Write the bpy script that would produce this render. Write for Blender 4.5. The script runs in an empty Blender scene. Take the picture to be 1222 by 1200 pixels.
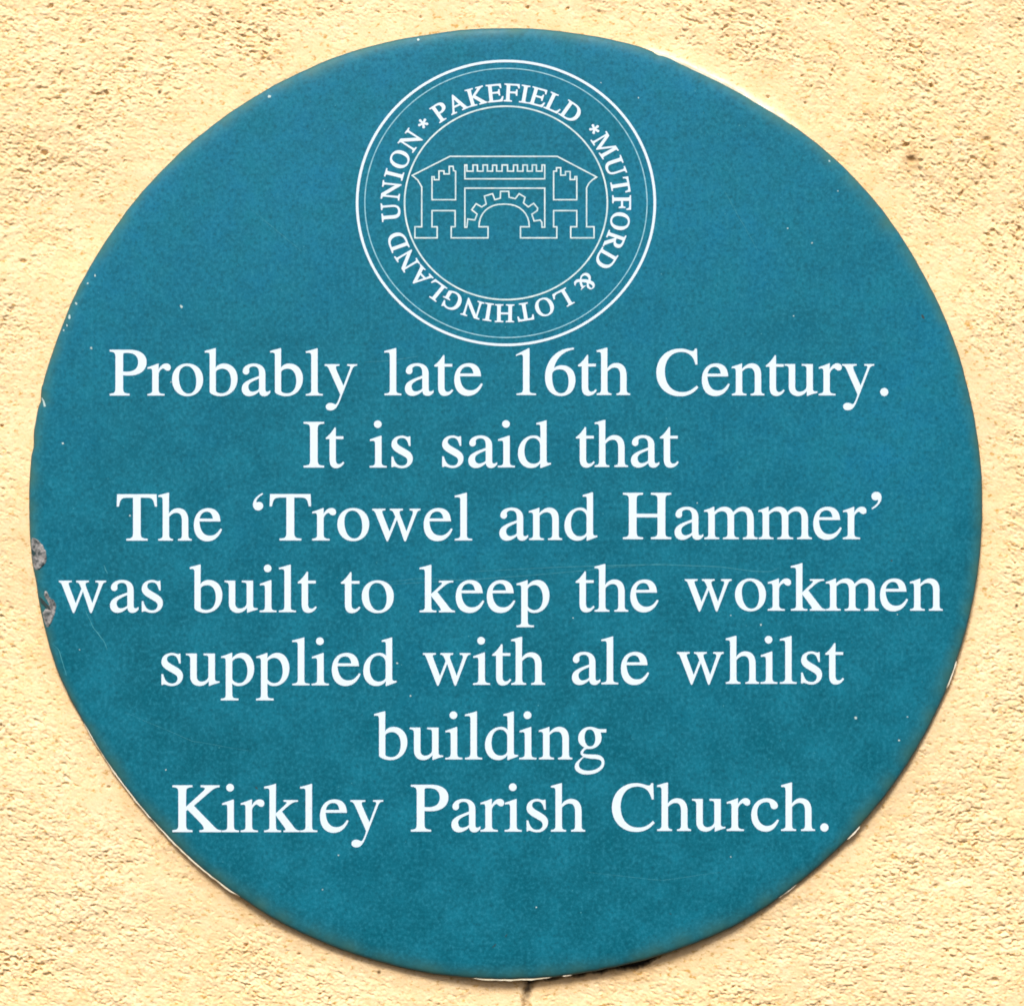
import bpy, math, random
import numpy as np
from mathutils import Vector

# ------------------------------------------------------------------ scale
# Everything is measured in "units" of 0.4 mm; the plaque is 1136 units (0.455 m) wide.
S = 0.0004
CX, CZ = 611.0, 600.0            # middle of the built area, units (x to the right, second one downwards)
def X(u): return (u - CX) * S
def Z(v): return (CZ - v) * S
FACE_Y = -0.0052                 # front face of the plaque; the wall's mean plane is y = 0

scene = bpy.context.scene
# ------------------------------------------------------------------ camera
cam_d = bpy.data.cameras.new('camera'); cam = bpy.data.objects.new('camera', cam_d)
scene.collection.objects.link(cam); scene.camera = cam
DIST = 1.10
cam.location = (0, FACE_Y - DIST, 0); cam.rotation_euler = (math.pi / 2, 0, 0)
cam_d.sensor_fit = 'HORIZONTAL'; cam_d.sensor_width = 36
cam_d.lens = 36 * DIST / (1222 * S)
scene.cycles.filter_width = 1.8
cam_d.clip_start = 0.01; cam_d.clip_end = 200

# ------------------------------------------------------------------ sky and sun (thin bright overcast)
SUN_DIR = Vector((-0.14, -0.85, 1.05)).normalized()      # towards the sun
world = bpy.data.worlds.new("World"); scene.world = world; world.use_nodes = True
nt = world.node_tree
sky = nt.nodes.new('ShaderNodeTexSky'); sky.sky_type = 'NISHITA'; sky.sun_disc = False
sky.sun_elevation = math.asin(SUN_DIR.z)
sky.sun_rotation = math.atan2(SUN_DIR.x, SUN_DIR.y)
sky.air_density = 0.7; sky.dust_density = 6.0; sky.ozone_density = 0.3
bg = nt.nodes['Background']; nt.links.new(sky.outputs[0], bg.inputs[0]); bg.inputs[1].default_value = 0.075
sun_d = bpy.data.lights.new('sun', 'SUN'); sun = bpy.data.objects.new('sun', sun_d); scene.collection.objects.link(sun)
sun_d.energy = 2.7; sun_d.angle = math.radians(16); sun_d.color = (1.0, 0.94, 0.85)
sun.rotation_euler = SUN_DIR.to_track_quat('Z', 'Y').to_euler()
scene.view_settings.view_transform = 'Standard'; scene.view_settings.look = 'None'
scene.view_settings.exposure = 0.65; scene.view_settings.gamma = 1.0

# ------------------------------------------------------------------ helpers
def link(o, parent=None):
    scene.collection.objects.link(o)
    if parent is not None: o.parent = parent
    return o

def mesh_obj(name, verts, faces, mat, parent=None, smooth=False):
    me = bpy.data.meshes.new(name); me.from_pydata([tuple(v) for v in verts], [], faces); me.update()
    me.materials.append(mat)
    if smooth: me.polygons.foreach_set('use_smooth', [True] * len(me.polygons))
    return link(bpy.data.objects.new(name, me), parent)

class NT:
    """tiny node helper"""
    def __init__(s, name):
        s.m = bpy.data.materials.new(name); s.m.use_nodes = True; s.t = s.m.node_tree
        s.b = s.t.nodes['Principled BSDF']
    def n(s, typ, ins=None, **kw):
        nd = s.t.nodes.new(typ)
        for k, v in kw.items(): setattr(nd, k, v)
        for k, v in (ins or {}).items():
            if isinstance(v, bpy.types.NodeSocket): s.t.links.new(v, nd.inputs[k])
            else: nd.inputs[k].default_value = v
        return nd
    def l(s, a, b): s.t.links.new(a, b)
    def ramp(s, fac, stops, interp='LINEAR'):
        r = s.t.nodes.new('ShaderNodeValToRGB'); s.l(fac, r.inputs[0]); r.color_ramp.interpolation = interp
        e = r.color_ramp.elements
        while len(e) < len(stops): e.new(0.5)
        for q, (p, c) in zip(e, stops): q.position = p; q.color = c if len(c) == 4 else (*c, 1)
        return r.outputs[0]
    def mix(s, f, a, b, mode='MIX'):
        nd = s.t.nodes.new('ShaderNodeMix'); nd.data_type = 'RGBA'; nd.blend_type = mode
        for i, v in ((0, f), (6, a), (7, b)):
            if isinstance(v, bpy.types.NodeSocket): s.l(v, nd.inputs[i])
            else: nd.inputs[i].default_value = v if i == 0 or len(v) == 4 else (*v, 1)
        return nd.outputs[2]

# smooth gradient noise on arrays
GT = {}
def gnoise(x, y, seed):
    P = 512
    if seed not in GT:
        ang = np.random.RandomState(seed).rand(P, P).astype(np.float32) * 2 * np.pi; GT[seed] = (np.cos(ang), np.sin(ang))
    gx, gy = GT[seed]
    xi = np.floor(x).astype(np.int64); yi = np.floor(y).astype(np.int64)
    xf = (x - xi).astype(np.float32); yf = (y - yi).astype(np.float32)
    def g(i, j, dx, dy):
        a = (yi + j) % P; b = (xi + i) % P
        return gx[a, b] * dx + gy[a, b] * dy
    u = xf * xf * xf * (xf * (xf * 6 - 15) + 10); v = yf * yf * yf * (yf * (yf * 6 - 15) + 10)
    a = g(0, 0, xf, yf); b = g(1, 0, xf - 1, yf); c = g(0, 1, xf, yf - 1); d = g(1, 1, xf - 1, yf - 1)
    return (a + (b - a) * u + ((c + (d - c) * u) - (a + (b - a) * u)) * v) * 1.5
def worley(x, y, seed):
    rs = np.random.RandomState(seed); P = 512
    jx = rs.rand(P, P).astype(np.float32); jy = rs.rand(P, P).astype(np.float32); hh = rs.rand(P, P).astype(np.float32)
    xi = np.floor(x).astype(np.int64); yi = np.floor(y).astype(np.int64)
    best = np.full(x.shape, 9.0, np.float32); sec = best.copy(); val = np.zeros(x.shape, np.float32)
    for i in (-1, 0, 1):
        for j in (-1, 0, 1):
            a = (yi + j) % P; b = (xi + i) % P
            d = np.hypot(xi + i + jx[a, b] - x, yi + j + jy[a, b] - y).astype(np.float32)
            m = d < best
            sec = np.where(m, best, np.minimum(sec, d)); val = np.where(m, hh[a, b], val); best = np.where(m, d, best)
    return best, sec, val
def sstep(a, b, x):
    t = np.clip((x - a) / (b - a), 0, 1); return t * t * (3 - 2 * t)

# plaque outline: measured radii (units) by bearing (degrees clockwise from the top), centre (604, 601)
PCX, PCY = 604.0, 601.0
OUT = [(0, 567), (9.7, 567), (16.5, 568), (18.5, 566.5), (23, 563.8), (31.7, 563), (38, 566.5), (47.3, 569), (69, 568), (90, 568), (115.9, 570),
       (132, 570.5), (152, 572), (166, 567), (180, 567), (206.6, 567), (229.3, 565.6), (244, 568), (249.6, 571.2), (259, 569.5),
       (270, 569), (290.6, 570.6), (296, 571.6), (315, 571.6), (339, 569.8), (350, 567.5), (360, 567)]
def rad(deg):
    d = np.asarray(deg) % 360
    r = np.interp(d, [a for a, _ in OUT], [b for _, b in OUT])
    t = np.radians(d)
    w = gnoise(np.cos(t) * 9 + 40, np.sin(t) * 9 + 40, 5) * 0.7 + gnoise(np.cos(t) * 45 + 80, np.sin(t) * 45 + 80, 6) * 0.35
    for c, dep, wd in ((277.0, -1.6, 1.0), (260.5, -0.8, 1.0), (263.5, 0.2, 1.0), (282.5, -1.5, .5), (284, 1.2, .4), (18.7, -1.2, .5)):
        w = w + dep * np.exp(-((d - c) / wd) ** 2)
    return r + w + 1.8

# ------------------------------------------------------------------ materials
def mat_wall():
    k = NT('roughcast_render')
    tc = k.n('ShaderNodeTexCoord').outputs['Object']
    big = k.n('ShaderNodeTexNoise', {'Vector': tc, 'Scale': 9.0, 'Detail': 4.0}).outputs[0]
    mid = k.n('ShaderNodeTexNoise', {'Vector': tc, 'Scale': 90.0, 'Detail': 5.0, 'Roughness': .6}).outputs[0]
    fine = k.n('ShaderNodeTexNoise', {'Vector': tc, 'Scale': 900.0, 'Detail': 3.0}).outputs[0]
    mp = k.n('ShaderNodeMapping', {'Vector': tc}); mp.inputs['Rotation'].default_value = (0, math.radians(14), 0); mp.inputs['Scale'].default_value = (330, 330, 560)
    tan = k.n('ShaderNodeTexNoise', {'Vector': mp.outputs[0], 'Scale': 1.0, 'Detail': 3.0, 'Roughness': .6}).outputs[0]
    c = k.ramp(big, [(0.35, (0.80, 0.580, 0.315)), (0.65, (0.84, 0.640, 0.390))])
    c = k.mix(k.ramp(mid, [(0.35, (0, 0, 0)), (0.75, (1, 1, 1))]), c, (0.87, 0.71, 0.475))
    c = k.mix(k.ramp(fine, [(0.3, (.35, .35, .35)), (0.55, (0, 0, 0))]), c, (0.72, 0.49, 0.19))
    c = k.mix(k.ramp(tan, [(0.30, (.95, .95, .95)), (0.43, (0, 0, 0))]), c, (0.50, 0.29, 0.07))
    spk = k.n('ShaderNodeTexVoronoi', {'Vector': tc, 'Scale': 95.0, 'Randomness': 1.0})
    lim = k.n('ShaderNodeMath', {0: spk.outputs['Color'], 1: 0.93}, operation='GREATER_THAN').outputs[0]
    sp = k.ramp(spk.outputs['Distance'], [(0.05, (1, 1, 1)), (0.13, (0, 0, 0))])
    sp = k.n('ShaderNodeMath', {0: sp, 1: lim}, operation='MULTIPLY').outputs[0]
    c = k.mix(sp, c, (0.10, 0.06, 0.025))
    a = k.n('ShaderNodeAttribute', attribute_name='grime_shade')
    sep = k.n('ShaderNodeSeparateColor', {0: a.outputs['Color']})
    c = k.mix(sep.outputs[1], c, (0.44, 0.27, 0.115))      # tan dirt, with the plaque's contact shadow painted in along the rim
    c = k.mix(sep.outputs[2], c, (0.90, 0.86, 0.74))       # pale paint
    c = k.mix(sep.outputs[0], c, (0.018, 0.014, 0.012))    # crack dirt, plus the hollow joint's darkness painted in
    k.l(c, k.b.inputs['Base Color']); k.b.inputs['Roughness'].default_value = 0.85
    k.b.inputs['Specular IOR Level'].default_value = 0.25
    bp = k.n('ShaderNodeBump', {'Height': fine, 'Strength': 0.35, 'Distance': 0.0006})
    k.l(bp.outputs[0], k.b.inputs['Normal'])
    return k.m

def mat_teal():
    k = NT('weathered_teal_paint')
    tc = k.n('ShaderNodeTexCoord').outputs['Object']
    big = k.n('ShaderNodeTexNoise', {'Vector': tc, 'Scale': 9.0, 'Detail': 5.0}).outputs[0]
    mid = k.n('ShaderNodeTexNoise', {'Vector': tc, 'Scale': 55.0, 'Detail': 5.0, 'Roughness': .65}).outputs[0]
    wv = k.n('ShaderNodeTexNoise', {'Vector': tc, 'Scale': 260.0, 'Detail': 1.0}).outputs['Color']
    wv = k.n('ShaderNodeVectorMath', {0: wv, 'Scale': 0.004}, operation='SCALE').outputs[0]
    wp = k.n('ShaderNodeVectorMath', {0: tc, 1: wv}, operation='ADD').outputs[0]
    fib = k.n('ShaderNodeTexNoise', {'Vector': tc, 'Scale': 560.0, 'Detail': 5.0, 'Roughness': .7}).outputs[0]
    cl = k.n('ShaderNodeTexNoise', {'Vector': tc, 'Scale': 150.0, 'Detail': 3.0, 'Roughness': .6}).outputs[0]
    sx = k.n('ShaderNodeSeparateXYZ', {0: tc})
    zz = k.n('ShaderNodeMath', {0: sx.outputs[2], 1: 1.5}, operation='MULTIPLY').outputs[0]
    drift = k.n('ShaderNodeMath', {0: big, 1: zz}, operation='ADD').outputs[0]      # bluer and lighter towards the top
    c = k.ramp(drift, [(0.25, (0.0006, 0.103, 0.158)), (0.48, (0.0007, 0.114, 0.184)), (0.80, (0.0040, 0.156, 0.282))])
    c = k.mix(k.ramp(mid, [(0.38, (0, 0, 0)), (0.64, (.9, .9, .9))]), c, (0.0015, 0.150, 0.235))
    c = k.mix(k.ramp(cl, [(0.33, (.35, .35, .35)), (0.6, (0, 0, 0))]), c, (0.0006, 0.087, 0.135))
    a = k.n('ShaderNodeAttribute', attribute_name='grime_shade'); sep = k.n('ShaderNodeSeparateColor', {0: a.outputs['Color']})
    lt = k.ramp(fib, [(0.50, (0, 0, 0)), (0.70, (.7, .7, .7))])
    c = k.mix(lt, c, (0.020, 0.210, 0.315))
    c = k.mix(k.ramp(fib, [(0.32, (.75, .75, .75)), (0.48, (0, 0, 0))]), c, (0.0006, 0.072, 0.112))
    c = k.mix(sep.outputs[0], c, (0.040, 0.140, 0.135))     # duller grey-teal towards the rim
    c = k.mix(sep.outputs[1], c, (0.055, 0.050, 0.032))     # seam shade painted as a dark line on the very edge
    k.l(c, k.b.inputs['Base Color'])
    rg = k.ramp(mid, [(0.3, (.40, .40, .40)), (0.7, (.62, .62, .62))]); k.l(rg, k.b.inputs['Roughness'])
    k.b.inputs['Specular IOR Level'].default_value = 0.16
    bp = k.n('ShaderNodeBump', {'Height': fib, 'Strength': 0.12, 'Distance': 0.0002})
    k.l(bp.outputs[0], k.b.inputs['Normal'])
    return k.m

def mat_simple(name, col, rough=.5, noise=None, scale=400, bump=0.0):
    k = NT(name); tc = k.n('ShaderNodeTexCoord').outputs['Object']
    g = k.n('ShaderNodeNewGeometry').outputs['Position']
    nz = k.n('ShaderNodeTexNoise', {'Vector': g, 'Scale': scale, 'Detail': 4.0}).outputs[0]
    c = k.mix(k.ramp(nz, [(0.35, (0, 0, 0)), (0.65, (1, 1, 1))]), col, noise or col)
    if name.startswith('white'):
        w1 = k.n('ShaderNodeTexNoise', {'Vector': g, 'Scale': 900.0, 'Detail': 5.0, 'Roughness': .75}).outputs[0]
        w2 = k.n('ShaderNodeTexNoise', {'Vector': g, 'Scale': 25.0, 'Detail': 3.0}).outputs[0]
        w = k.n('ShaderNodeMath', {0: w1, 1: k.n('ShaderNodeMath', {0: w2, 1: .25}, operation='MULTIPLY').outputs[0]}, operation='ADD').outputs[0]
        c = k.mix(k.ramp(w, [(0.40, (.9, .9, .9)), (0.48, (0, 0, 0))]), c, (0.25, 0.50, 0.60))
    k.l(c, k.b.inputs['Base Color']); k.b.inputs['Roughness'].default_value = rough
    if bump:
        bp = k.n('ShaderNodeBump', {'Height': nz, 'Strength': bump, 'Distance': 0.0005}); k.l(bp.outputs[0], k.b.inputs['Normal'])
    return k.m

M_WALL, M_TEAL = mat_wall(), mat_teal()
M_WHITE = mat_simple('white_lettering_film', (0.640, 0.770, 0.900), .4, (0.60, 0.73, 0.87), 700)
M_LINE = mat_simple('white_fine_print', (0.62, 0.75, 0.79), .45, (0.42, 0.60, 0.67), 300)
M_FAINT = mat_simple('worn_white_print', (0.30, 0.56, 0.68), .45, (0.16, 0.42, 0.55), 400)
M_CORE = mat_simple('cream_plaque_core', (0.86, 0.84, 0.74), .6, (0.62, 0.56, 0.40), 160)
M_BARE = mat_simple('bare_grey_metal', (0.33, 0.33, 0.34), .7, (0.035, 0.05, 0.055), 480, 1.0)
M_PALE = mat_simple('pale_chipped_paint', (0.46, 0.60, 0.62), .6, (0.28, 0.42, 0.44), 800)
M_SCR = mat_simple('dull_scratched_paint', (0.055, 0.30, 0.37), .6, (0.012, 0.20, 0.26), 500)
M_PIT = mat_simple('dark_chipped_paint', (0.006, 0.05, 0.06), .7, (0.02, 0.03, 0.03), 500)

# ------------------------------------------------------------------ the wall: one relief sheet
def build_wall():
    core = np.arange(-630, 1222 + 630, 1)     # placeholder, replaced below
    step = 1.1
    inner = np.arange(-30, 1252 + step, step)
    grow = []; p, s = inner[-1], step
    while p < 2600: s = min(s * 1.06, 40); p += s; grow.append(p)
    grow = np.array(grow)
    xs = np.concatenate([(1222 - grow)[::-1], inner, grow]); ys = xs - 11.0
    Xg, Yg = np.meshgrid(xs.astype(np.float64), ys.astype(np.float64))
    nx, ny = len(xs), len(ys)
    dx, dy = Xg - PCX, Yg - PCY
    r = np.hypot(dx, dy); bear = np.degrees(np.arctan2(dx, -dy)) % 360
    edge = r - rad(bear)
    wx = Xg + 2.2 * gnoise(Xg / 9 + 9, Yg / 9 + 3, 11); wy = Yg + 2.0 * gnoise(Xg / 8 + 5, Yg / 8 + 7, 12)
    def field(deg, sd):
        a = math.radians(deg); u = wx * math.cos(a) + wy * math.sin(a) + 4000; v = -wx * math.sin(a) + wy * math.cos(a) + 4000
        h = gnoise(u / 40, v / 20, sd) * 1.3 + gnoise(u / 15, v / 8, sd + 2) * 0.9
        d1, d2, vv = worley(u / 7.6, v / 4.7, sd + 1)            # sand grains dragged by the float
        h = h + (vv - .5) * 1.35 * sstep(0.0, 0.35, d2 - d1) - 0.9 * sstep(0.22, 0.0, d2 - d1)
        h = h + gnoise(u / 3.9, v / 3.0, sd + 3) * 1.15
        p = gnoise(u / 8.2, v / 4.6, sd + 4) + 0.6 * gnoise(u / 4.6, v / 3.4, sd + 5)
        p = p + 0.25 * gnoise(u / 70, v / 70, sd + 6)
        return h - sstep(0.45, 0.78, p) * 3.5
    f0, f1, f2 = field(2, 20), field(20, 40), field(38, 60)
    # trowel direction drifts over the wall
    ang = 12 + 24 * sstep(500, 1150, Xg) * (1 - sstep(350, 800, Yg)) + 12 * (1 - sstep(100, 600, Xg)) * sstep(600, 1000, Yg) \
        - 12 * sstep(700, 1100, Xg) * sstep(650, 1000, Yg) + 14 * gnoise(Xg / 160 + 3, Yg / 160 + 8, 90)
    w0 = np.clip(1 - np.abs(ang - 2) / 18, 0, 1); w2 = np.clip(1 - np.abs(ang - 38) / 18, 0, 1)
    w0 = np.where(ang < 2, 1, w0); w2 = np.where(ang > 38, 1, w2); w1 = np.clip(1 - w0 - w2, 0, 1)
    h = f0 * w0 + f1 * w1 + f2 * w2
    rough = 0.68 + 0.50 * gnoise(Xg / 70, Yg / 70, 91) + 0.35 * gnoise(Xg / 26, Yg / 22, 102)
    smooth = 0.28 + 0.72 * sstep(2, 70, edge + 14 * gnoise(Xg / 40, Yg / 40, 92))
    h = h * rough * smooth
    h = h + 5.0 * gnoise(Xg / 210 + 2, Yg / 210 + 2, 93) + 0.8 * gnoise(Xg / 60, Yg / 60, 94)
    # holes: a few real pin holes
    rs = np.random.RandomState(3)
    holes = [(1034, 1157, 2.2, 7), (1204, 1035, 2.0, 6), (1133, 1137, 1.8, 6), (50, 181, 4, 5), (1187, 177, 1.3, 6), (1090, 190, 5, 4), (96, 48, 3.5, 4),
             (58, 4, 2.5, 5), (25, 311, 3.5, 4), (1120, 1060, 4, 4), (1190, 1172, 4, 4), (1082, 172, 3, 4), (1180, 165, 4, 3)]
    for i in range(240): holes.append((rs.uniform(-20, 1240), rs.uniform(-20, 1220), rs.uniform(0.9, 2.1), rs.uniform(1.5, 5)))
    for (hx, hy, hr, hd) in holes:
        ix = np.searchsorted(xs, [hx - 12, hx + 12]); iy = np.searchsorted(ys, [hy - 12, hy + 12])
        sl = (slice(iy[0], iy[1]), slice(ix[0], ix[1]))
        d = np.hypot(Xg[sl] - hx, (Yg[sl] - hy) * 1.25)
        k = np.where(edge[sl] > 12, 1.0, 0.0)
        h[sl] -= hd * k * np.exp(-(d / hr) ** 3)
    # vertical crack below the plaque and the open joint under its lower edge
    cxl = 632.5 - (Yg - 1166) * 0.13 + 1.8 * gnoise(Yg / 11 + 3, Yg * 0 + .5, 95) + 0.8 * gnoise(Yg / 4 + 3, Yg * 0 + .5, 96)
    cw = np.interp(Yg, [1158, 1168, 1178, 1202, 1400, 1700], [12, 10, 5.0, 4.0, 1.8, 0.2])
    crack = np.exp(-((Xg - cxl) / cw) ** 2) * (Yg > 1150) * (Yg < 1700)
    gw = np.interp(bear,  [159, 161.5, 163.5, 167, 171, 174, 177, 178.4], [0.0, 3.5, 9.5, 8.0, 6.0, 4.5, 8.5, 0.0])
    gw = gw * (0.8 + 0.5 * gnoise(bear * 0.55, bear * 0 + .3, 97)) + (gw > .2) * 1.2 * gnoise(Xg / 3.5, Yg / 3.5, 101)
    joint = (1 - sstep(gw - 1.5, gw + 1.2, edge)) * (gw > 0.2) * (edge > -25)
    h = h - 7 * crack - 10 * joint
    # small lip of paint and render the plaque is bedded in (upper right)
    lip = np.exp(-((edge - 1) / 4.5) ** 2) * sstep(16, 19, bear) * (1 - sstep(34, 42, bear))
    h = h + 2.5 * lip
    bed = sstep(30, 0, edge) * (edge > -30)
    h = h + bed * 1.5 * (0.5 + 0.5 * gnoise(Xg / 30, Yg / 30, 98))
    h = np.minimum(h, 12); h = np.where(edge < 4, np.minimum(h, 7), h)
    g_black = np.clip(crack * (1.15 + 0.7 * gnoise(Xg / 4, Yg / 6, 99)) * sstep(1230, 1150, Yg) + joint, 0, 1)
    low = sstep(95, 150, bear) * sstep(275, 215, bear)
    stain_shade = sstep(30, 0, edge + 7 * gnoise(Xg / 9, Yg / 12, 100)) * (0.04 + 0.30 * low)
    near = np.exp(-(np.hypot((Xg - 700) / 80, (Yg - 1160) / 20)) ** 2)
    stain_shade = np.clip(stain_shade + 0.35 * near + 0.75 * np.exp(-(np.hypot((Xg - 1090) / 9, (Yg - 189) / 13)) ** 2), 0, 0.8)
    pale = np.clip(lip * (0.55 + 0.5 * gnoise(Xg / 14, Yg / 14, 103)), 0, 1)
    co = np.empty((ny * nx, 3), np.float32)
    co[:, 0] = ((Xg - CX) * S).ravel(); co[:, 2] = ((CZ - Yg) * S).ravel(); co[:, 1] = (-h * S).ravel()
    idx = np.arange(ny * nx).reshape(ny, nx)
    q = np.stack([idx[:-1, :-1], idx[1:, :-1], idx[1:, 1:], idx[:-1, 1:]], -1).reshape(-1, 4)
    # leave out the bed far behind the plaque, nothing can see it: keep it as coarse as possible by dropping it
    rc = r[:-1, :-1].ravel() > 520
    q = q[rc]
    me = bpy.data.meshes.new('rendered_wall')
    me.vertices.add(len(co)); me.vertices.foreach_set('co', co.ravel())
    me.loops.add(q.size); me.loops.foreach_set('vertex_index', q.ravel().astype(np.int32))
    me.polygons.add(len(q)); me.polygons.foreach_set('loop_start', np.arange(0, q.size, 4, dtype=np.int32))
    me.polygons.foreach_set('loop_total', np.full(len(q), 4, np.int32))
    me.polygons.foreach_set('use_smooth', np.ones(len(q), bool))
    me.update(calc_edges=True)
    at = me.color_attributes.new('grime_shade', 'FLOAT_COLOR', 'POINT')
    col = np.zeros((ny * nx, 4), np.float32); col[:, 0] = g_black.ravel(); col[:, 1] = stain_shade.ravel(); col[:, 2] = pale.ravel(); col[:, 3] = 1
    at.data.foreach_set('color', col.ravel())
    me.materials.append(M_WALL)
    o = link(bpy.data.objects.new('rendered_wall', me))
    o['label'] = 'pale yellow roughcast wall surrounding the round teal plaque'; o['category'] = 'wall'
    return o
build_wall()

# ------------------------------------------------------------------ the plaque
plaque = bpy.data.objects.new('wall_plaque', None); link(plaque)
plaque.location = (X(PCX), 0, Z(PCY))
plaque['label'] = 'round teal commemorative plaque with white serif lettering and a gatehouse emblem'
plaque['category'] = 'plaque'
bpy.context.view_layer.update()
emblem = None
def own(o):
    p = emblem or plaque; o.parent = p; o.location = Vector(o.location) - plaque.location - (emblem.location if emblem else Vector((0, 0, 0)))
def under(o):
    """parent to the plaque, keep its place"""
    o.parent = plaque; o.matrix_parent_inverse = plaque.matrix_world.inverted(); return o

PROF = [(-520, 0.0), (-200, 0), (-60, 0), (-30, 0.0), (-20, 0.15), (-14, 0.5), (-9, 1.1), (-5.5, 2.0), (-3, 3.0), (-1.4, 4.2), (-0.4, 5.6), (0, 7.2), (-0.2, 8.8), (-1.6, 10.2)]
def on_face(u, v, y):
    '''a point of a mark, laid onto the rounded edge of the face'''
    du, dv = u - PCX, v - PCY; q = math.hypot(du, dv); R = float(rad(math.degrees(math.atan2(du, -dv))))
    if q < R - 34: return (X(u), y, Z(v))
    if q > R - 0.5: u, v = PCX + du / q * (R - .5), PCY + dv / q * (R - .5); q = R - .5
    d = float(np.interp(q - R, [p for p, _ in PROF[:12]], [b for _, b in PROF[:12]]))
    return (X(u), y + d * S, Z(v))
def build_face():
    N = 1440; deg = np.arange(N) * 360 / N; t = np.radians(deg); R = rad(deg)
    prof = PROF
    V = [(X(PCX), FACE_Y, Z(PCY))]; C = [(0, 0, 0, 1)]
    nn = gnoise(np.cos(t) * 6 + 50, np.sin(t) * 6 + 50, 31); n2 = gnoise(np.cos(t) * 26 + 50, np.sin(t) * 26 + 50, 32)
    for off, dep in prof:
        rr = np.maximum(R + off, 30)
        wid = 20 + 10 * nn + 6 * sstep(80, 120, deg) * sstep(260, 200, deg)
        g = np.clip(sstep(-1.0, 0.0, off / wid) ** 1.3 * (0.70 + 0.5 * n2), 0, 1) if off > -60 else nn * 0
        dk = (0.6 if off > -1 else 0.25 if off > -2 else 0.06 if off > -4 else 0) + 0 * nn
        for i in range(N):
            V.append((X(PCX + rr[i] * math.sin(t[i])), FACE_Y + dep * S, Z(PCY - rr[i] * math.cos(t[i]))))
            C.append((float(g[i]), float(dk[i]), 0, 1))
    F = [(0, 1 + (i + 1) % N, 1 + i) for i in range(N)]
    for k in range(len(prof) - 1):
        a, b = 1 + k * N, 1 + (k + 1) * N
        for i in range(N): j = (i + 1) % N; F.append((a + i, a + j, b + j, b + i))
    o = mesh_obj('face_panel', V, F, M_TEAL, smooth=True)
    at = o.data.color_attributes.new('grime_shade', 'FLOAT_COLOR', 'POINT'); at.data.foreach_set('color', np.array(C, np.float32).ravel())
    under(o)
    # pale core: shows where the paint has come off the edge
    ex = np.full(N, -2.2)
    def bump(a, b, e, soft=1.5): 
        nonlocal ex
        ex = np.maximum(ex, -2.2 + (e + 2.2) * sstep(a - soft, a, deg) * (1 - sstep(b, b + soft, deg)))
    bump(18.6, 30, 2.4, 0.7); bump(30, 36, 1.0, 2); bump(216, 226.5, 1.1, 4.0); bump(229, 236, .7, 1.5); bump(236, 242, .1, 2)
    bump(176, 182.5, 1.4, 3.0); bump(172.2, 173, 1.0, .5); bump(110, 112, .8, 2); bump(132.5, 134.3, 1.2, .5); bump(143, 145, .3, 1)
    ex = ex + np.where(deg < 60, .3, 1.0) * (0.55 * gnoise(np.cos(t) * 70 + 90, np.sin(t) * 70 + 90, 33) + .35 * gnoise(np.cos(t) * 30 + 90, np.sin(t) * 30 + 90, 34))
    V = []; F = []
    for off, dep in ((-8, 4.6), (-0.7, 4.7), (0, 5.6), (0, 11.0), (-3, 12.8)):
        for i in range(N):
            rr = R[i] + ex[i] + off
            V.append((X(PCX + rr * math.sin(t[i])), FACE_Y + dep * S, Z(PCY - rr * math.cos(t[i]))))
    for k in range(4):
        for i in range(N): j = (i + 1) % N; F.append((k * N + i, k * N + j, (k + 1) * N + j, (k + 1) * N + i))
    F.append(tuple(range(N))[::-1])
    o = mesh_obj('plaque_core', V, F, M_CORE, smooth=False); o['label'] = 'cream inner board showing at the chipped edge'; under(o)
build_face()

# ------------------------------------------------------------------ letter outlines (1000 units to the em)
G = {}
G['a'] = (444, "M442 66 V40 C411 2 389 -10 356 -10 C315 -10 291 16 288 62 C232 12 187 -10 138 -10 C78 -10 37 33 37 93 C37 125 50 156 71 176 C112 212 150 228 287 279 V326 C287 394 258 427 205 427 C165 427 134 406 134 381 C134 373 137 360 137 349 C137 326 116 307 94 307 C71 307 51 327 51 350 C51 412 118 460 210 460 C268 460 316 440 344 402 C363 374 370 350 370 300 V105 C370 61 377 47 400 47 C414 47 426 52 442 66 Z M287 249 C165 204 124 172 124 125 C124 78 150 47 188 47 C211 47 246 59 270 75 C284 85 287 92 287 112 Z")
G['b'] = (500, "M154 681 V393 C176 432 222 460 274 460 C388 460 468 371 468 245 C468 98 368 -10 231 -10 C158 -10 73 24 73 54 V570 C73 618 63 629 26 629 C18 629 11 629 3 628 V645 L30 653 C80 667 110 674 150 685 Z M154 337 V68 C154 42 194 23 243 23 C330 23 382 97 382 211 C382 325 332 394 252 394 C201 394 154 364 154 337 Z")
G['c'] = (444, "M398 156 L412 147 C368 40 311 -10 227 -10 C107 -10 25 85 25 220 C25 358 116 460 240 460 C331 460 398 409 398 353 C398 330 376 311 347 311 C325 311 308 325 301 351 L296 369 C287 403 274 413 234 413 C153 413 101 351 101 257 C101 143 160 62 248 62 C303 62 338 84 398 156 Z")
G['d'] = (500, "M491 42 V58 C482 57 477 57 470 57 C438 57 429 67 429 107 V681 L424 683 C380 667 348 658 290 643 V627 C297 628 303 628 311 628 C340 628 348 620 348 587 V415 C319 447 291 460 252 460 C126 460 27 348 27 201 C27 76 102 -10 209 -10 C264 -10 305 12 345 62 V-7 L350 -10 Z M345 118 V318 C345 380 300 431 240 431 C161 431 111 354 111 236 C111 119 162 44 244 44 C285 44 321 62 338 91 C343 98 345 106 345 118 Z")
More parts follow.
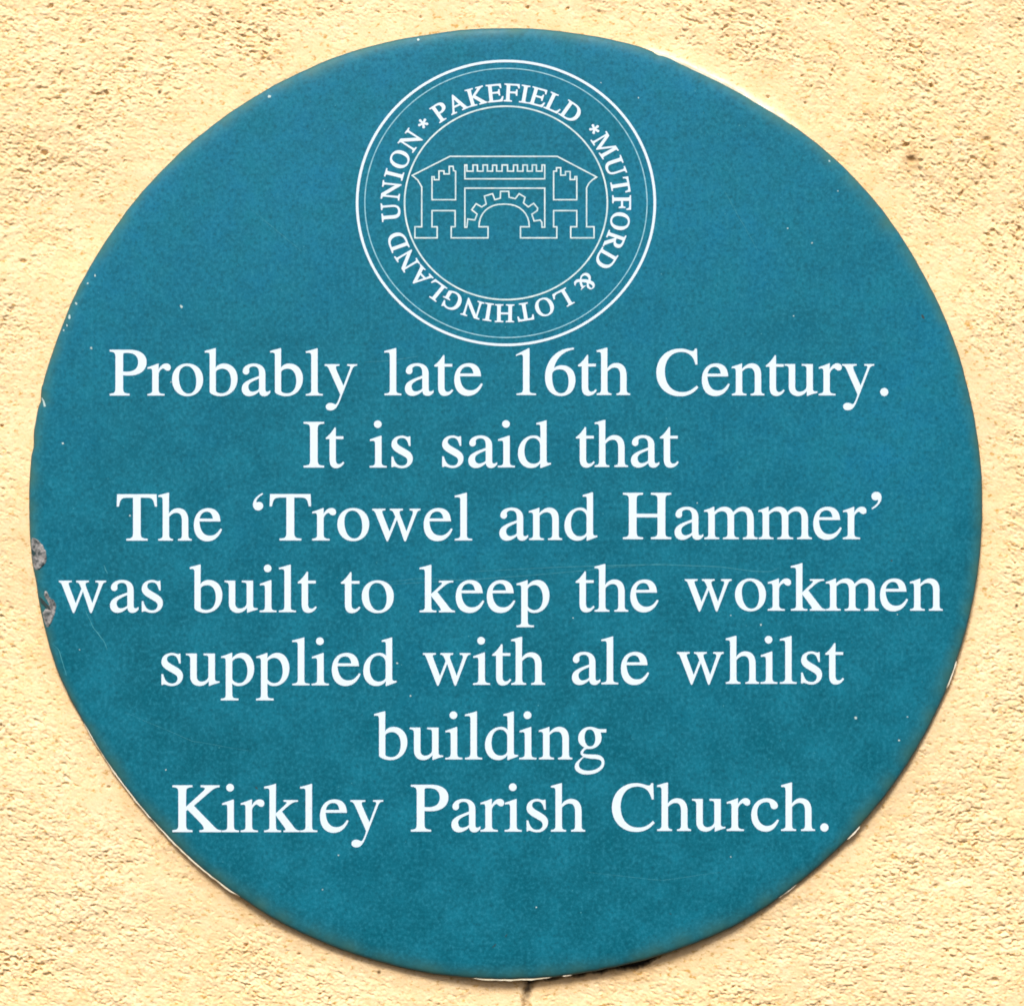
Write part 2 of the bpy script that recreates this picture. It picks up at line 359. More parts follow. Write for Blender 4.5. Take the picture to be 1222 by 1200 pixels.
G['e'] = (444, "M408 164 L424 157 C381 45 306 -10 214 -10 C96 -10 25 80 25 220 C25 366 106 460 230 460 C316 460 376 415 393 332 C397 312 400 298 402 277 H97 C104 138 160 62 252 62 C318 62 358 90 408 164 Z M303 309 C290 386 262 418 208 418 C151 418 112 378 99 309 Z")
G['g'] = (500, "M470 388 V427 H393 C373 427 359 430 340 437 L319 445 C293 455 268 460 243 460 C151 460 78 389 78 300 C78 239 106 199 170 168 C129 130 112 112 112 90 C112 68 125 52 154 38 C73 -20 28 -62 28 -108 C28 -174 98 -218 202 -218 C335 -218 443 -144 443 -54 C443 20 398 56 318 60 L208 64 C160 66 139 74 139 90 C139 108 172 146 196 153 C208 151 220 150 233 150 C328 150 402 217 402 306 C402 336 396 362 384 388 Z M240 432 C292 432 322 373 322 291 C322 222 292 178 245 178 C190 178 160 240 160 320 C160 390 190 432 240 432 Z M152 32 C119 -6 78 -44 78 -84 C78 -136 131 -172 217 -172 C325 -172 412 -116 412 -54 C412 -14 376 6 296 8 C240 10 182 22 152 32 Z")
G['h'] = (500, "M487 0 H295 V15 C343 21 352 32 352 92 V276 C352 358 327 402 267 402 C226 402 194 382 157 340 V92 C157 35 167 21 215 15 V0 H9 V15 C64 24 73 35 73 92 V566 C73 619 62 630 28 630 H9 V646 L40 655 C90 668 115 676 152 685 L157 683 V380 C198 434 238 460 292 460 C382 460 436 398 436 280 V92 C436 35 444 22 487 15 Z")
G['i'] = (278, "M253 0 H16 V15 C86 19 95 29 95 102 V333 C95 377 86 393 62 393 C53 393 40 392 28 390 L20 389 V405 L174 459 L179 457 V102 C179 29 188 20 253 15 Z O129 632 51")
G['k'] = (500, "M505 0 H283 V15 L296 15 C306 16 312 22 312 32 C312 44 306 56 288 80 L168 236 V76 C168 28 182 18 240 15 V0 H7 V15 C72 22 84 33 84 82 V576 C84 618 68 626 34 626 C24 626 17 625 7 624 V641 C83 658 114 667 164 683 L168 681 V258 L294 372 C318 394 328 406 328 418 C328 430 318 434 284 435 V450 H482 V435 C430 434 396 420 340 370 L250 290 L262 276 L404 92 C444 34 470 17 505 15 Z")
G['l'] = (278, "M257 0 H19 V15 C85 20 98 36 98 87 V573 C98 617 86 625 50 625 C41 625 31 624 19 623 V639 C84 655 129 667 178 683 L182 681 V84 C182 27 192 20 257 15 Z")
G['m'] = (778, "M775 0 H572 V15 C624 19 636 31 636 84 V284 C636 370 610 404 548 404 C506 404 474 386 437 346 V98 C437 32 452 19 506 15 V0 H288 V15 C342 19 353 31 353 94 V283 C353 372 326 404 266 404 C230 404 200 390 161 352 V86 C161 31 170 19 224 15 V0 H19 V15 C67 20 77 33 77 82 V337 C77 381 66 396 38 396 C30 396 22 395 16 393 V410 C66 424 104 438 148 460 L155 458 V384 H157 C216 442 258 460 306 460 C364 460 406 432 427 378 C482 436 522 460 574 460 C664 460 720 396 720 278 V84 C720 33 731 22 775 15 Z")
G['n'] = (500, "M485 0 H291 V15 C341 20 353 34 353 84 V278 C353 359 327 402 268 402 C230 402 203 389 161 349 V68 C161 31 176 19 223 15 V0 H19 V15 C68 20 77 32 77 85 V333 C77 385 67 398 38 398 C26 398 20 397 16 395 V412 C65 426 95 436 141 452 L155 460 L160 458 V378 C218 436 256 460 306 460 C390 460 437 398 437 302 V78 C437 31 448 20 485 15 Z")
G['o'] = (500, "M470 231 C470 89 378 -10 246 -10 C119 -10 29 89 29 229 C29 366 119 460 247 460 C377 460 470 368 470 231 Z M380 204 C380 332 323 432 239 432 C165 432 119 370 119 268 C119 131 175 19 261 19 C337 19 380 86 380 204 Z")
G['p'] = (500, "M159 458 L153 460 C99 438 61 424 9 410 V394 C18 395 24 395 32 395 C64 395 75 385 75 337 V-131 C75 -185 64 -196 5 -200 V-217 H247 V-199 C174 -198 159 -188 159 -127 V28 C191 0 214 -10 254 -10 C377 -10 470 94 470 235 C470 366 402 460 307 460 C250 460 206 434 159 382 Z M159 334 C159 364 214 397 260 397 C334 397 384 318 384 203 C384 94 335 22 261 22 C214 22 159 60 159 90 Z")
G['r'] = (333, "M335 405 C335 438 311 460 276 460 C233 460 202 438 161 372 V458 L155 460 C103 438 67 425 7 406 V390 C21 393 30 394 42 394 C67 394 76 378 76 334 V84 C76 34 69 27 5 15 V0 H245 V15 C177 18 160 32 160 89 V312 C160 346 203 397 230 397 C236 397 244 392 255 382 C270 368 281 363 294 363 C320 363 335 379 335 405 Z")
G['s'] = (389, "M51 153 V5 H64 C69 13 73 15 80 15 C88 15 99 13 118 6 C145 -4 171 -10 195 -10 C281 -10 348 50 348 127 C348 181 322 216 256 255 L180 300 C140 323 121 346 121 373 C121 410 152 434 196 434 C250 434 280 404 300 316 H316 L312 449 H301 C296 442 293 441 286 441 C277 441 264 445 248 450 C232 456 218 460 203 460 C112 460 51 408 51 332 C51 286 80 250 145 212 L238 158 C266 141 280 121 280 95 C280 51 246 17 200 17 C130 17 92 56 68 153 Z")
G['t'] = (278, "M279 66 L266 77 C245 52 229 41 208 41 C175 41 154 60 154 115 V418 H266 V450 H154 V566 C154 576 152 580 147 580 C142 580 138 570 132 561 C98 510 62 466 24 440 C17 435 13 431 13 426 C13 420 17 418 24 418 H70 V117 C70 35 99 -10 160 -10 C208 -10 248 14 279 66 Z")
G['u'] = (500, "M479 37 V50 L471 50 C424 50 413 60 413 102 V450 H259 V434 C320 431 329 425 329 376 V138 C329 110 324 96 309 80 C286 56 256 44 226 44 C185 44 155 75 155 120 V450 H9 V435 C57 431 71 417 71 370 V124 C71 42 121 -10 199 -10 C247 -10 290 14 333 64 V-7 L337 -9 C388 12 425 24 479 37 Z")
G['w'] = (722, "M694 450 H548 V435 C583 431 595 424 595 403 C595 392 592 378 586 362 L500 121 L407 360 C401 376 398 390 398 402 C398 422 409 431 446 435 V450 H270 V435 C300 431 312 421 329 380 L347 336 L260 119 L163 372 C156 391 153 403 153 412 C153 427 163 432 198 435 V450 H21 V435 C47 430 55 421 69 385 L209 22 C219 -5 224 -14 230 -14 C236 -14 240 -6 251 22 L365 301 L460 22 C469 -5 474 -14 480 -14 C486 -14 491 -5 501 22 L636 380 C652 422 662 431 694 435 Z")
G['y'] = (500, "M475 450 H338 V435 C371 434 384 426 384 411 C384 402 381 394 377 383 L281 132 L179 362 C172 380 168 396 168 408 C168 427 180 434 219 435 V450 H14 V435 C49 431 60 420 84 366 L226 42 L240 6 L236 -4 C208 -90 186 -137 166 -137 C158 -137 150 -134 139 -129 C122 -121 106 -117 90 -117 C55 -117 30 -139 30 -168 C30 -198 56 -218 92 -218 C150 -218 188 -178 228 -72 L404 384 C420 422 438 433 475 436 Z")
G['P'] = (556, "M16 662 H298 C450 662 542 596 542 487 C542 365 447 292 292 292 C263 292 237 293 202 296 V110 C202 40 217 24 296 19 V0 H16 V19 C88 25 100 38 100 120 V546 C100 622 88 637 16 643 Z M202 346 C222 342 240 340 259 340 C370 340 428 393 428 482 C428 576 375 624 257 624 C212 624 202 616 202 588 Z")
G['C'] = (667, "M633 113 C563 28 482 -14 369 -14 C168 -14 28 130 28 331 C28 530 171 676 366 676 C411 676 455 668 497 653 C524 644 542 640 553 640 C571 640 583 651 590 676 H612 L620 451 H597 C573 572 498 636 385 636 C243 636 144 524 144 345 C144 153 250 39 402 39 C483 39 539 64 613 133 Z")
G['I'] = (333, "M315 0 V19 C234 23 218 37 218 112 V548 C218 625 233 639 315 643 V662 H18 V643 C101 639 115 627 115 548 V112 C115 35 103 24 18 19 V0 Z")
G['T'] = (611, "M593 492 H569 C549 600 532 620 437 620 H356 V116 C356 38 372 23 457 19 V0 H156 V19 C243 23 254 37 254 126 V620 H173 C78 620 62 600 42 492 H17 L23 662 H587 Z")
G['H'] = (722, "M702 0 V19 C627 24 618 34 618 109 V553 C618 626 628 637 702 643 V662 H420 V643 C501 637 515 628 515 553 V359 H206 V553 C206 628 219 637 299 643 V662 H19 V643 C92 637 104 627 104 553 V120 C104 34 94 25 19 19 V0 H299 V19 C221 22 206 37 206 109 V315 H515 V120 C515 38 504 25 420 19 V0 Z")
G['K'] = (722, "M723 0 V19 C676 23 658 33 606 88 L330 373 L540 556 C616 622 642 638 698 643 V662 H435 V643 C482 641 497 635 497 620 C497 606 482 588 447 557 L221 354 V548 C221 624 233 638 311 643 V662 H34 V643 C108 637 119 624 119 548 V115 C119 38 108 25 34 19 V0 H312 V19 C233 22 221 35 221 111 V298 L248 320 L424 139 C462 100 480 68 480 47 C480 30 462 20 418 19 V0 Z")
G['1'] = (500, "M394 0 V15 C315 16 299 26 299 74 V674 L291 676 L111 585 V571 C123 576 134 580 138 582 C156 589 173 593 183 593 C204 593 213 578 213 546 V93 C213 31 198 17 118 15 V0 Z")
G['6'] = (500, "M446 684 L448 668 C288 642 185 535 155 384 C196 414 232 427 275 427 C393 427 468 343 468 218 C468 155 450 97 421 57 C386 11 326 -14 257 -14 C116 -14 34 94 34 259 C34 373 79 492 158 569 C233 642 308 675 446 684 Z M378 188 C378 312 333 377 244 377 C187 377 142 352 133 318 C130 304 129 290 129 268 C129 110 180 16 262 16 C334 16 378 84 378 188 Z")
G['.'] = (250, "O125 45 55")
G['q'] = (333, "M91 433 C165 470 218 533 218 596 C218 645 190 676 149 676 C111 676 83 650 83 615 C83 582 105 561 137 561 C150 561 159 567 167 567 C174 567 179 562 179 553 C179 520 145 481 85 444 Z")
G['A'] = (722, "M706 0 V19 C659 22 641 35 612 99 L367 674 H347 L142 189 C77 37 67 23 15 19 V0 H213 V19 C166 19 145 33 145 61 C145 72 148 87 154 102 L200 216 H459 L500 120 C511 94 518 68 518 54 C518 30 498 21 451 19 V0 Z M217 257 H443 L331 520 Z")
G['E'] = (611, "M597 169 H569 C527 64 478 38 385 38 H293 C215 38 201 46 201 83 V324 H353 C431 324 448 310 460 236 H483 V455 H460 C448 381 430 365 353 365 H201 V583 C201 616 209 624 239 624 H374 C490 624 510 608 528 519 H553 L546 662 H12 V643 C84 638 100 622 100 553 V110 C100 40 87 24 12 19 V0 H552 Z")
G['F'] = (556, "M546 662 H12 V643 C84 638 100 622 100 553 V110 C100 40 87 24 12 19 V0 H292 V19 C217 23 201 38 201 110 V324 H353 C431 324 444 310 456 236 H479 V455 H456 C444 383 427 365 353 365 H201 V583 C201 616 209 624 239 624 H374 C490 624 510 608 528 519 H553 Z")
G['L'] = (611, "M598 174 H573 C530 68 485 40 385 40 H302 C215 40 201 48 201 83 V553 C201 622 221 638 304 643 V662 H12 V643 C84 638 100 622 100 553 V110 C100 40 87 24 12 19 V0 H550 Z")
G['D'] = (722, "M16 643 V662 H302 C550 662 685 544 685 335 C685 130 540 0 308 0 H16 V19 C90 25 104 38 104 110 V552 C104 624 92 637 16 643 Z M206 580 V85 C206 50 220 38 265 38 C470 38 573 137 573 331 C573 524 470 624 275 624 C222 624 206 614 206 580 Z")
G['M'] = (889, "M863 662 H668 L437 160 L199 662 H13 V643 C80 639 105 622 105 560 V160 C105 45 90 25 12 19 V0 H237 V19 C165 23 148 45 148 160 V549 L407 0 H421 L684 563 V120 C684 40 670 23 595 19 V0 H863 V19 C800 24 786 38 786 110 V552 C786 624 798 637 863 643 Z")
G['U'] = (722, "M705 662 H473 V643 C550 637 567 610 567 528 V259 C567 105 500 40 390 40 C270 40 214 110 214 230 V552 C214 626 227 637 306 643 V662 H14 V643 C95 637 112 626 112 552 V220 C112 68 208 -14 368 -14 C524 -14 612 72 612 243 V528 C612 612 630 637 705 643 Z")
G['O'] = (722, "M688 331 C688 125 548 -14 361 -14 C172 -14 34 128 34 331 C34 534 168 676 361 676 C549 676 688 534 688 331 Z M574 331 C574 525 495 640 361 640 C227 640 148 525 148 331 C148 130 227 22 361 22 C497 22 574 130 574 331 Z")
G['R'] = (667, "M659 0 V19 C615 23 595 35 562 75 L357 323 C480 344 541 400 541 490 C541 602 452 662 300 662 H17 V643 C88 637 102 622 102 550 V120 C102 38 91 24 17 19 V0 H294 V19 C217 24 204 38 204 110 V308 L238 311 L480 0 Z M204 350 C370 345 429 393 429 488 C429 578 375 624 262 624 C218 624 204 616 204 588 Z")
G['N'] = (722, "M707 662 H478 V643 C553 638 575 612 575 520 V191 L194 662 H12 V643 C60 640 80 628 109 593 V145 C109 45 92 24 12 19 V0 H245 V19 C170 24 154 45 154 145 V543 L601 -11 H619 V520 C619 620 632 637 707 643 Z")
G['G'] = (722, "M709 354 H454 V335 C520 331 534 318 534 253 V104 C534 62 460 24 397 24 C243 24 150 141 150 333 C150 522 242 636 384 636 C490 636 560 580 597 461 H620 L612 676 H589 C583 656 570 642 550 642 C538 642 519 646 495 654 C452 669 412 676 370 676 C170 676 32 536 32 331 C32 128 170 -14 367 -14 C465 -14 580 19 636 62 V253 C636 318 645 330 709 335 Z")
# ampersand: one outline with two counters
G['&'] = (778, "M750 120 L736 132 C700 90 670 74 630 74 C590 74 556 92 512 138 C562 200 592 262 606 326 C616 366 632 380 690 386 V404 H460 V386 C510 382 530 372 530 346 C530 310 506 252 462 186 C410 248 364 312 330 372 C414 416 456 462 456 532 C456 612 402 676 312 676 C214 676 146 604 146 512 C146 462 156 428 184 374 C86 316 42 252 42 170 C42 66 124 -14 236 -14 C312 -14 366 10 438 74 C486 12 538 -14 606 -14 C670 -14 716 22 750 120 Z M308 416 C274 476 258 516 258 560 C258 612 282 642 320 642 C358 642 380 612 380 560 C380 500 362 462 308 416 Z M212 322 C250 258 312 176 408 104 C356 58 320 42 274 42 C202 42 148 108 148 190 C148 242 168 282 212 322 Z")

def parse(path, seg=9):
    """outline string -> list of closed point loops"""
    import re
    tok = re.findall(r'[MLHVCZO]|-?\d+\.?\d*', path); i = 0; loops = []; cur = []; cmd = None; x = y = 0
    def num():
        nonlocal i; v = float(tok[i]); i += 1; return v
    while i < len(tok):
        if tok[i].isalpha(): cmd = tok[i]; i += 1
        if cmd == 'Z':
            loops.append(cur); cur = []; continue
        if cmd == 'O':
            cx, cy, r = num(), num(), num()
            loops.append([(cx + r * math.cos(a * math.pi / 14), cy + r * math.sin(a * math.pi / 14)) for a in range(28)]); continue
        if cmd == 'M': x, y = num(), num(); cur = [(x, y)]
        elif cmd == 'L': x, y = num(), num(); cur.append((x, y))
        elif cmd == 'H': x = num(); cur.append((x, y))
        elif cmd == 'V': y = num(); cur.append((x, y))
        elif cmd == 'C':
            a, b, c, d, e, f = (num() for _ in range(6))
            for k in range(1, seg + 1):
                t = k / seg; u = 1 - t
                cur.append((u**3 * x + 3 * u * u * t * a + 3 * u * t * t * c + t**3 * e, u**3 * y + 3 * u * u * t * b + 3 * u * t * t * d + t**3 * f))
            x, y = e, f
    out = []
    for lp in loops:
        q = []
        for p in lp:
            if not q or abs(p[0] - q[-1][0]) + abs(p[1] - q[-1][1]) > 0.5: q.append(p)
        if abs(q[0][0] - q[-1][0]) + abs(q[0][1] - q[-1][1]) < 0.5: q.pop()
        out.append(q)
    return out

def area(lp): return 0.5 * sum(lp[i - 1][0] * lp[i][1] - lp[i][0] * lp[i - 1][1] for i in range(len(lp)))
def grow_loop(lp, d, outer):
    """offset a loop by d, outwards for the outline and inwards for a counter"""
    sgn = 1 if area(lp) > 0 else -1
    n = len(lp); out = []
    for i in range(n):
        a, b, c = lp[i - 1], lp[i], lp[(i + 1) % n]
        n1 = (b[1] - a[1], a[0] - b[0]); n2 = (c[1] - b[1], b[0] - c[0])
        l1 = math.hypot(*n1) or 1; l2 = math.hypot(*n2) or 1
        mx, my = n1[0] / l1 + n2[0] / l2, n1[1] / l1 + n2[1] / l2
        k = max(0.6, (mx * mx + my * my) / 2)
        w = d * sgn * (1 if outer else -1)
        out.append((b[0] + mx / k * w, b[1] + my / k * w))
    return out

def film(name, loops, thick=0.0001):
    """closed loops (metres, x/z) -> thin solid film lying in the plane y = 0, facing -y"""
    cu = bpy.data.curves.new(name, 'CURVE'); cu.dimensions = '2D'; cu.fill_mode = 'BOTH'; cu.extrude = thick / 2
    for lp in loops:
        sp = cu.splines.new('POLY'); sp.points.add(len(lp) - 1); sp.use_cyclic_u = True
        for p, (a, b) in zip(sp.points, lp): p.co = (a, b, 0, 1)
    ob = bpy.data.objects.new(name, cu); scene.collection.objects.link(ob)
    me = bpy.data.meshes.new_from_object(ob.evaluated_get(bpy.context.evaluated_depsgraph_get()))
    bpy.data.objects.remove(ob); bpy.data.curves.remove(cu)
    v = np.empty(len(me.vertices) * 3); me.vertices.foreach_get('co', v); v = v.reshape(-1, 3)
    v = np.stack([v[:, 0], -v[:, 2], v[:, 1]], 1)
    me.vertices.foreach_set('co', v.ravel()); me.update(); me.name = name
    return me

LET_Y = FACE_Y - 0.00005
glyph_mesh = {}
def glyph(ch, w):
    key = (ch, w)
    if key not in glyph_mesh:
        if ch == '*':
            lp = []
            for k in range(5):
                a = math.pi / 2 + k * 2 * math.pi / 5
                for da, rr in ((-0.62, 62), (-0.26, 190), (0, 215), (0.26, 190)):
                    lp.append((250 + rr * math.cos(a + da), 480 + rr * math.sin(a + da)))
            loops = [lp]
        else:
            src = {'’': 'q', '‘': 'q'}.get(ch, ch); loops = parse(G[src][1])
            if ch == '‘': loops = [[(333 - x, 1109 - y) for x, y in lp] for lp in loops]
        if w:
            big = max(range(len(loops)), key=lambda i: abs(area(loops[i])))
            loops = [grow_loop(lp, w, i == big or ch == 'i') for i, lp in enumerate(loops)]
        me = film('letter', [[(x / 1000, y / 1000) for x, y in lp] for lp in loops], 0.0001)
        me.materials.append(M_WHITE); glyph_mesh[key] = me
    return glyph_mesh[key]
def adv(ch): return {'*': 500, '’': 333, '‘': 333}.get(ch) or G[ch][0]
def ext(ch):
    lps = glyph(ch, 4); xs = [v.co.x for v in lps.vertices]; return min(xs) * 1000, max(xs) * 1000

n_let = 0
def put(ch, u, v, sx, sy, ang, w, sq=1.0):
    """ang: clockwise turn; sx, sy: em size in units; sq: squash in z of the whole emblem"""
    global n_let
    o = bpy.data.objects.new('letter', glyph(ch, w))
    link(o)
    from mathutils import Matrix
    # squash after the turn (the emblem is slightly flattened): bake as a matrix on the object
    Mx = Matrix.Translation((X(u), LET_Y, Z(v))) @ Matrix.Diagonal((1, 1, sq, 1)) @ Matrix.Rotation(math.radians(ang), 4, 'Y') @ Matrix.Diagonal((sx * S, 1, sy * S, 1))
    if sq != 1.0:
        me = o.data.copy(); L = Matrix.Diagonal((1, 1, sq, 1)) @ Matrix.Rotation(math.radians(ang), 4, 'Y') @ Matrix.Diagonal((sx * S, 1, sy * S, 1))
        me.transform(L); o.data = me; o.location = (X(u), LET_Y, Z(v))
    else:
        o.matrix_world = Mx
    bpy.context.view_layer.update() if False else None
    own(o)
    n_let += 1
    return o

W_TXT = 4
LINES = [
    [("Probably", 130.9, 426.2, 471.6), ("late", 458.7, 576.0, 471.2), ("16th", 615.8, 751.9, 471.0), ("Century.", 783.2, 1060.0, 471.4)],
    [("It", 362.3, 410.9, 557.4), ("is", 441.1, 492.6, 557.4), ("said", 527.7, 657.4, 557.2), ("that", 687.2, 810.0, 556.8)],
    [("The", 139.3, 265.0, 644.5), ("‘Trowel", 301.9, 563.5, 644.3), ("and", 596.0, 712.8, 643.8), ("Hammer’", 743.4, 1051.9, 642.8)],
    [("was", 70.3, 194.4, 729.8), ("built", 226.4, 378.0, 729.8), ("to", 406.8, 469.9, 730.2), ("keep", 500.7, 655.7, 729.9), ("the", 686.9, 785.9, 729.2), ("workmen", 817.2, 1125.0, 728.0)],
    [("supplied", 192.7, 473.2, 817.0), ("with", 504.8, 650.5, 816.4), ("ale", 682.5, 774.6, 815.8), ("whilst", 807.9, 1007.3, 815.2)],
    [("building", 446.5, 723.5, 905.3)],
    [("Kirkley", 205.8, 457.4, 992.0), ("Parish", 490.3, 698.3, 991.4), ("Church.", 730.2, 988.7, 990.6)],
]
for line, EM in zip(LINES, (81.5, 81.2, 82.5, 82.0, 82.6, 82.8, 83.3)):
    for word, x0, x1, base in line:
        tot = sum(adv(c) for c in word); l0 = ext(word[0])[0]; r0 = adv(word[-1]) - ext(word[-1])[1]
        em = (x1 - x0) / (tot - l0 - r0) * 1000
        pen = x0 - l0 * em / 1000
        for c in word:
            put(c, pen, base, em, EM, 0, W_TXT); pen += adv(c) * em / 1000

# ------------------------------------------------------------------ the round emblem
EX, EY, SQ = 603.8, 242.3, 0.953
def annulus(name, r, w, mat, y=LET_Y, n=256):
    def loop(rr): return [((rr * math.sin(i * 2 * math.pi / n)) * S, (rr * SQ * math.cos(i * 2 * math.pi / n)) * S) for i in range(n)]
    me = film(name, [loop(r + w / 2), loop(r - w / 2)], 0.0001); me.materials.append(mat)
    o = bpy.data.objects.new(name, me); o.location = (X(EX), y, Z(EY)); link(o); own(o)
    return o
emblem = annulus('emblem', 177.6, 3.1, M_WHITE)
emblem['label'] = 'round white emblem of a gatehouse ringed by lettering'
EMBLEM_ON = True
annulus('emblem_ring', 168.4, 1.3, M_FAINT); annulus('emblem_ring', 121.0, 1.9, M_LINE)

def ring_word(word, a0, a1, em=32.4, rb=127.3, w=15):
    mids = []; p = 0
    for c in word: mids.append(p + adv(c) / 2); p += adv(c) + 40
    for c, m in zip(word, mids):
        a = a0 if len(word) == 1 else a0 + (a1 - a0) * (m - mids[0]) / (mids[-1] - mids[0])
        t = math.radians(a); half = adv(c) / 2000 * em
        cx = rb * math.sin(t) - half * math.cos(t); cz = rb * math.cos(t) + half * math.sin(t)
        put(c, EX + cx, EY - cz * SQ, em, em, a, w, SQ)
ring_word("PAKEFIELD", -34.4, 34.4)
ring_word("MUTFORD", 58.6, 120.6)
ring_word("&", 136.6, 136.6, em=31, rb=128, w=6)
ring_word("LOTHINGLAND", 150.5, 249.6)
ring_word("UNION", 265.3, 304.6)
ring_word("*", -44.8, 0, em=30, rb=126, w=4); ring_word("*", 48.8, 0, em=30, rb=126, w=4)

def tape(name, pts, w, mat, y=LET_Y, closed=True, sub=False):
    """a mitred line of print of width w (units) along pts"""
    n = len(pts); L, R = [], []
    for i in range(n):
        b = pts[i]; a = pts[i - 1] if (closed or i) else None; c = pts[(i + 1) % n] if (closed or i < n - 1) else None
        def nrm(p, q):
            d = (q[0] - p[0], q[1] - p[1]); l = math.hypot(*d) or 1; return (-d[1] / l, d[0] / l)
        n1 = nrm(a, b) if a else nrm(b, c); n2 = nrm(b, c) if c else n1
        mx, my = n1[0] + n2[0], n1[1] + n2[1]; k = max(0.35, (mx * mx + my * my) / 2)
        h = (w[i] if isinstance(w, (list, tuple)) else w) / 2
        L.append((b[0] + mx / k * h, b[1] + my / k * h)); R.append((b[0] - mx / k * h, b[1] - my / k * h))
    V = [on_face(p[0], p[1], y - 0.00005) for p in L + R]; F = []
    V += [on_face(p[0], p[1], y + 0.00005) for p in L + R]
    for i in range(n if closed else n - 1):
        j = (i + 1) % n
        F += [(i, j, n + j, n + i), (i, 2 * n + i, 2 * n + j, j), (n + i, n + j, 3 * n + j, 3 * n + i)]
    o = mesh_obj(name, V, F, mat); under(o)
    if sub: o.parent = emblem; o.matrix_parent_inverse = (plaque.matrix_world @ __import__('mathutils').Matrix.Translation(emblem.location)).inverted()
    return o
ZL = lambda x, y: (480 + x / 9.23, 170 + y / 9.23)
ZR = lambda x, y: (600 + x / 9.23, 170 + y / 9.23)
arch = []
a0, a1 = ZL(845, 930), ZR(292, 930)
acx = (a0[0] + a1[0]) / 2; aw = (a1[0] - a0[0]) / 2; ah = a0[1] - ZL(0, 680)[1]
for k in range(1, 16):
    t = math.pi * k / 16; arch.append((acx - aw * math.copysign(abs(math.cos(t)) ** 0.85, math.cos(t)), a0[1] - ah * math.sin(t) ** 0.95))
outline = [ZL(525, 155), ZL(110, 365), ZL(170, 415), ZL(215, 490), ZL(215, 930), ZL(140, 930), ZL(140, 1052), ZL(385, 1052), ZL(385, 930), ZL(328, 930),
           ZL(328, 752), ZL(583, 752), ZL(583, 930), ZL(540, 930), ZL(540, 1052), ZL(945, 1052), ZL(945, 930), a0] + arch + [a1,
           ZR(195, 930), ZR(195, 1052), ZR(595, 1052), ZR(595, 930), ZR(560, 930), ZR(560, 752), ZR(815, 752), ZR(815, 930), ZR(748, 930), ZR(748, 1052),
           ZR(1005, 1052), ZR(1005, 930), ZR(923, 930), ZR(923, 500), ZR(950, 450), ZR(990, 410), ZR(1035, 383), ZR(600, 155)]
tape('gatehouse_outline', outline, 1.6, M_LINE, sub=True)
tape('tower_outline', [ZL(*p) for p in ((328, 380), (352, 380), (352, 412), (405, 412), (405, 315), (460, 315), (460, 348), (518, 348), (518, 265), (560, 265), (566, 312), (588, 318), (588, 632), (328, 632))], 1.6, M_LINE, sub=True)
tape('tower_outline', [ZR(*p) for p in ((560, 632), (815, 632), (815, 378), (794, 378), (794, 410), (742, 410), (742, 322), (690, 322), (690, 362), (638, 362), (638, 280), (592, 280), (592, 318), (560, 318))], 1.6, M_LINE, sub=True)
tape('battlement_outline', [ZL(*p) for p in ((690, 402), (690, 250), (712, 250), (712, 318), (780, 318), (780, 250), (828, 250), (828, 318), (890, 318), (890, 250), (938, 250), (938, 318), (995, 318), (995, 252), (1040, 252), (1040, 318), (1100, 318), (1100, 250))]
     + [ZR(*p) for p in ((52, 250), (52, 318), (118, 318), (118, 250), (162, 250), (162, 318), (222, 318), (222, 250), (270, 250), (270, 318), (325, 318), (325, 250), (370, 250), (370, 318), (432, 318), (432, 250), (462, 250), (462, 402))], 1.6, M_LINE, sub=True)
tape('cogged_arch_outline', [ZL(690, 935), ZL(690, 505), ZR(462, 505), ZR(462, 935)] + [ZR(*p) for p in ((432, 935), (430, 880), (412, 855), (345, 866), (320, 792), (380, 752), (384, 725), (340, 672), (280, 712), (228, 668), (245, 605), (180, 566), (138, 620), (70, 605), (65, 540))]
     + [ZL(*p) for p in ((1083, 540), (1080, 615), (1020, 632), (995, 566), (905, 592), (925, 680), (875, 712), (815, 676), (765, 742), (825, 790), (800, 855), (722, 845), (712, 935))], 1.6, M_LINE, sub=True)

# ------------------------------------------------------------------ wear: chips, scratches, bare patches
rnd = random.Random(8)
def blob(u, v, r, k=9, sx=1, sy=1, ang=0, seed=None):
    rr = random.Random(seed if seed is not None else rnd.random()); out = []
    for i in range(k):
        t = i * 2 * math.pi / k; q = r * rr.uniform(.6, 1.25); x, y = q * sx * math.cos(t), q * sy * math.sin(t)
        c, s = math.cos(ang), math.sin(ang); out.append((u + x * c - y * s, v + x * s + y * c))
    return out
def patches(name, polys, mat, y, stuff=False, label=None):
    V, F = [], []
    for P in polys:
        cx = sum(p[0] for p in P) / len(P); cy = sum(p[1] for p in P) / len(P)
        b = len(V); V.append(on_face(cx, cy, y)); V += [on_face(p[0], p[1], y) for p in P]; k = len(P)
        V += [on_face(p[0], p[1], FACE_Y + 0.00004) for p in P]
        for i in range(k):
            j = (i + 1) % k; F += [(b, b + 1 + i, b + 1 + j), (b + 1 + i, b + 1 + k + i, b + 1 + k + j, b + 1 + j)]
    o = mesh_obj(name, V, F, mat); under(o)
    if stuff: o['kind'] = 'stuff'
    if label: o['label'] = label
    return o
